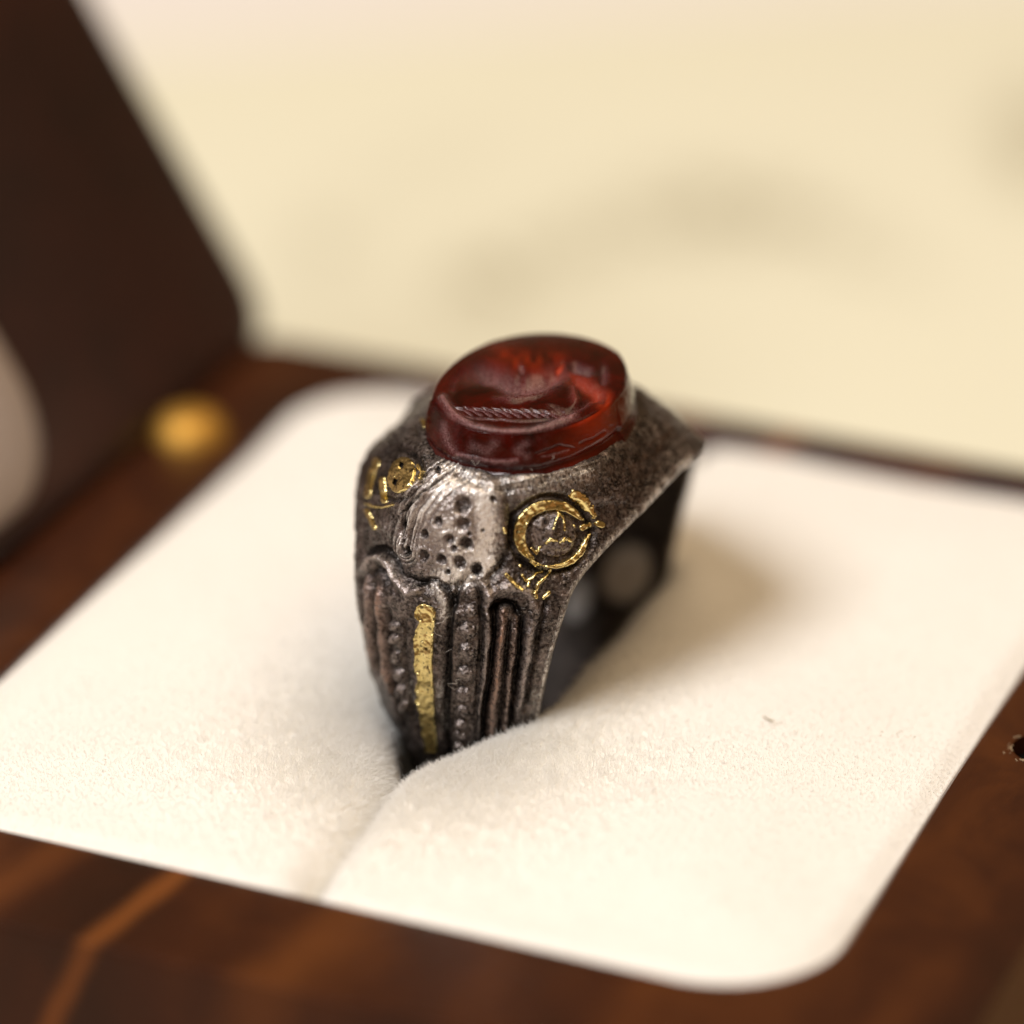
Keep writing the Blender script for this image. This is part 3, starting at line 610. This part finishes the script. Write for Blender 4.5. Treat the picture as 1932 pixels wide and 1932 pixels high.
G = np.stack(rows); G[..., 0] += U0+GC[0]+0.35; G[..., 1] += GC[1]
tilt = R(-2.0)  # leans a hair to the front
G[..., 2] += (G[..., 1]-GC[1])*math.sin(tilt)*-1*0.6
gX, gY = proj(G); isTop = np.zeros(G.shape[:2]); isTop[nr_side+6:] = 1
def c1(pts): return [(766.7+x*0.2975, 575+y*0.2975) for x, y in pts]
D = np.zeros(gX.shape); WR = np.zeros(gX.shape); WM = np.zeros(gX.shape)
gw, gh = gX+1.3*vnoise(gX/12, gY/12, 3), gY+1.3*vnoise(gX/12, gY/12, 4)
def carve(pts, w_, h_, wr=0.0, wm=0.0, taper=True):
    global D, WR, WM
    h_ *= 1.6
    d, t = poly_d(gw, gh, c1(pts)); e = np.minimum(1, 4*np.minimum(t, 1-t)+0.25) if taper else 1
    g_ = gauss(d, w_*0.2975)*e*isTop; D += h_*g_; WR = np.maximum(WR, wr*g_); WM = np.maximum(WM, wm*g_)
carve([(390, 450), (470, 425), (560, 440), (660, 490), (760, 510), (860, 490), (960, 440), (1040, 410)], 55, -0.34, 0.6)
carve([(560, 600), (700, 598), (820, 575), (930, 520), (1030, 450)], 22, 0.12, 0.35)
carve([(720, 380), (735, 430)], 18, -0.12, 0.6); carve([(960, 370), (980, 400)], 30, -0.15, 0, 1.0)
carve([(1040, 375), (1110, 395), (1190, 430)], 24, -0.20, 0.6); carve([(1250, 385), (1255, 440), (1250, 500)], 26, -0.18, 0.4)
carve([(1040, 450), (1110, 480), (1190, 530), (1270, 600)], 45, -0.18, 0.25, 0.55)
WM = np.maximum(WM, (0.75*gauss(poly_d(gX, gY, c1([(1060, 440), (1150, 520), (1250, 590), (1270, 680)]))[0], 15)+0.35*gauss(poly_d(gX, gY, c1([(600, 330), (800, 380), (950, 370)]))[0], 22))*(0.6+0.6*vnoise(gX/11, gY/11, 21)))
carve([(1050, 500), (1060, 580), (1080, 640)], 26, 0.14, 0.2, 0.2)
carve([(900, 640), (1010, 690), (1090, 660), (1170, 600), (1240, 560)], 20, -0.12, 0.25)
carve([(280, 560), (300, 480), (370, 400)], 25, -0.10, 0.1)
for k in range(11):
    x = 300+k*61; y = 668+k*2.2
    carve([(x, y-22), (x+65, y-2), (x+122, y+34)], 6.0, -0.10, 1.0)
carve([(300, 702), (500, 722), (760, 738), (1000, 722)], 7, -0.04, 0.45)
carve([(230, 600), (300, 700), (430, 780), (600, 815), (780, 810), (930, 765), (1060, 700)], 26, 0.10, 0.9, 0, False)
# side: cracks, ledge, dirt
side = 1-isTop
def scar(pts, w_, h_, wr=0, wm=0):
    global D, WR, WM
    g_ = gauss(poly_d(gw, gh, c1(pts))[0], w_*0.2975)*side; D += h_*g_; WR = np.maximum(WR, wr*g_); WM = np.maximum(WM, wm*g_)
scar([(830, 945), (900, 920), (980, 895), (1060, 915)], 9, -0.07); scar([(1110, 880), (1180, 855), (1250, 810)], 9, -0.07)
scar([(860, 965), (960, 945), (1030, 925)], 7, -0.02, 0.6); scar([(330, 950), (470, 985), (620, 1000), (700, 985)], 14, 0.05, 0.8)
scar([(230, 760), (250, 860), (300, 930)], 24, -0.05, 0.55); scar([(420, 900), (520, 930), (560, 880)], 30, 0.02, 0.4); scar([(760, 880), (700, 930), (760, 960)], 24, 0.0, 0.5)
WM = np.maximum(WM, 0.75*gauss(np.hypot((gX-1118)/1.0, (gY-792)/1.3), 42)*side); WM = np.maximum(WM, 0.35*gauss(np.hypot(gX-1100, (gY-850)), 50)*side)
D += 0.018*fnoise(gX/9, gY/9, 3, 3)*side+0.05*vnoise(gX/40, gY/40, 9)*side
WR += 0.08*side*np.clip(fnoise(gX/14, gY/14, 3, 8)+0.3, 0, 1)
gN = np.cross(np.roll(G, -1, 1)-np.roll(G, 1, 1), np.gradient(G, axis=0)); gN /= np.linalg.norm(gN, axis=-1)[..., None]+1e-12
if gN[-40, 0, 2] < 0: gN = -gN
G2 = G+gN*D[..., None]
fr = G[..., 1]-GC[1] > 4.5
G2[:4, :, 2] -= np.array([1.5, 1.0, 0.5, 0.2])[:, None]
gem = mesh_np('gemstone', G2.reshape(-1, 3), grid_faces(len(rows), na, False, True), mGem, ring, True, {'worn_glint': np.clip(WR, 0, 1), 'warm_glow': np.clip(WM, 0, 1)})
tag(gem, 'engraved dark red oval stone')
# lint caught on stone and metal
def lint():
    r = np.random.default_rng(5); pts = []; sz = []
    spots = [(905, 868), (1000, 882), (840, 905), (1090, 900), (835, 1200), (840, 1230), (860, 1300), (985, 1395), (1040, 860), (780, 1110), (740, 1090)]
    dgp = bpy.context.evaluated_depsgraph_get()
    for x, y in spots:
        for o in (gem, band):
            hit, loc, no, _ = o.ray_cast(CO, Vector(pix_ray(x, y)))
            if hit: break
        if not hit: continue
        d = r.normal(0, 1, 3); d /= np.linalg.norm(d); n_ = np.array(no); p = np.array(loc)+n_*0.05; nP = 8; L = r.uniform(0.4, 1.1)
        d = d-n_*(d@n_)*0.8; b = np.cross(n_, d)
        cur = [p+d*L*(t/(nP-1))+b*L*0.35*math.sin(t*r.uniform(0.4, 0.8))+n_*0.14*math.sin(t/(nP-1)*math.pi) for t in range(nP)]
        pts += cur; sz.append(nP)
    hc = bpy.data.hair_curves.new('lint'); hc.add_curves(sz); hc.points.foreach_set('position', np.array(pts, np.float32).ravel())
    ra = hc.attributes.get('radius') or hc.attributes.new('radius', 'FLOAT', 'POINT'); ra.data.foreach_set('value', np.full(len(pts), 0.0045, np.float32))
    hc.materials.append(mLint); o = link(bpy.data.objects.new('lint', hc), ring); o['kind'] = 'stuff'
bpy.context.view_layer.update(); lint()
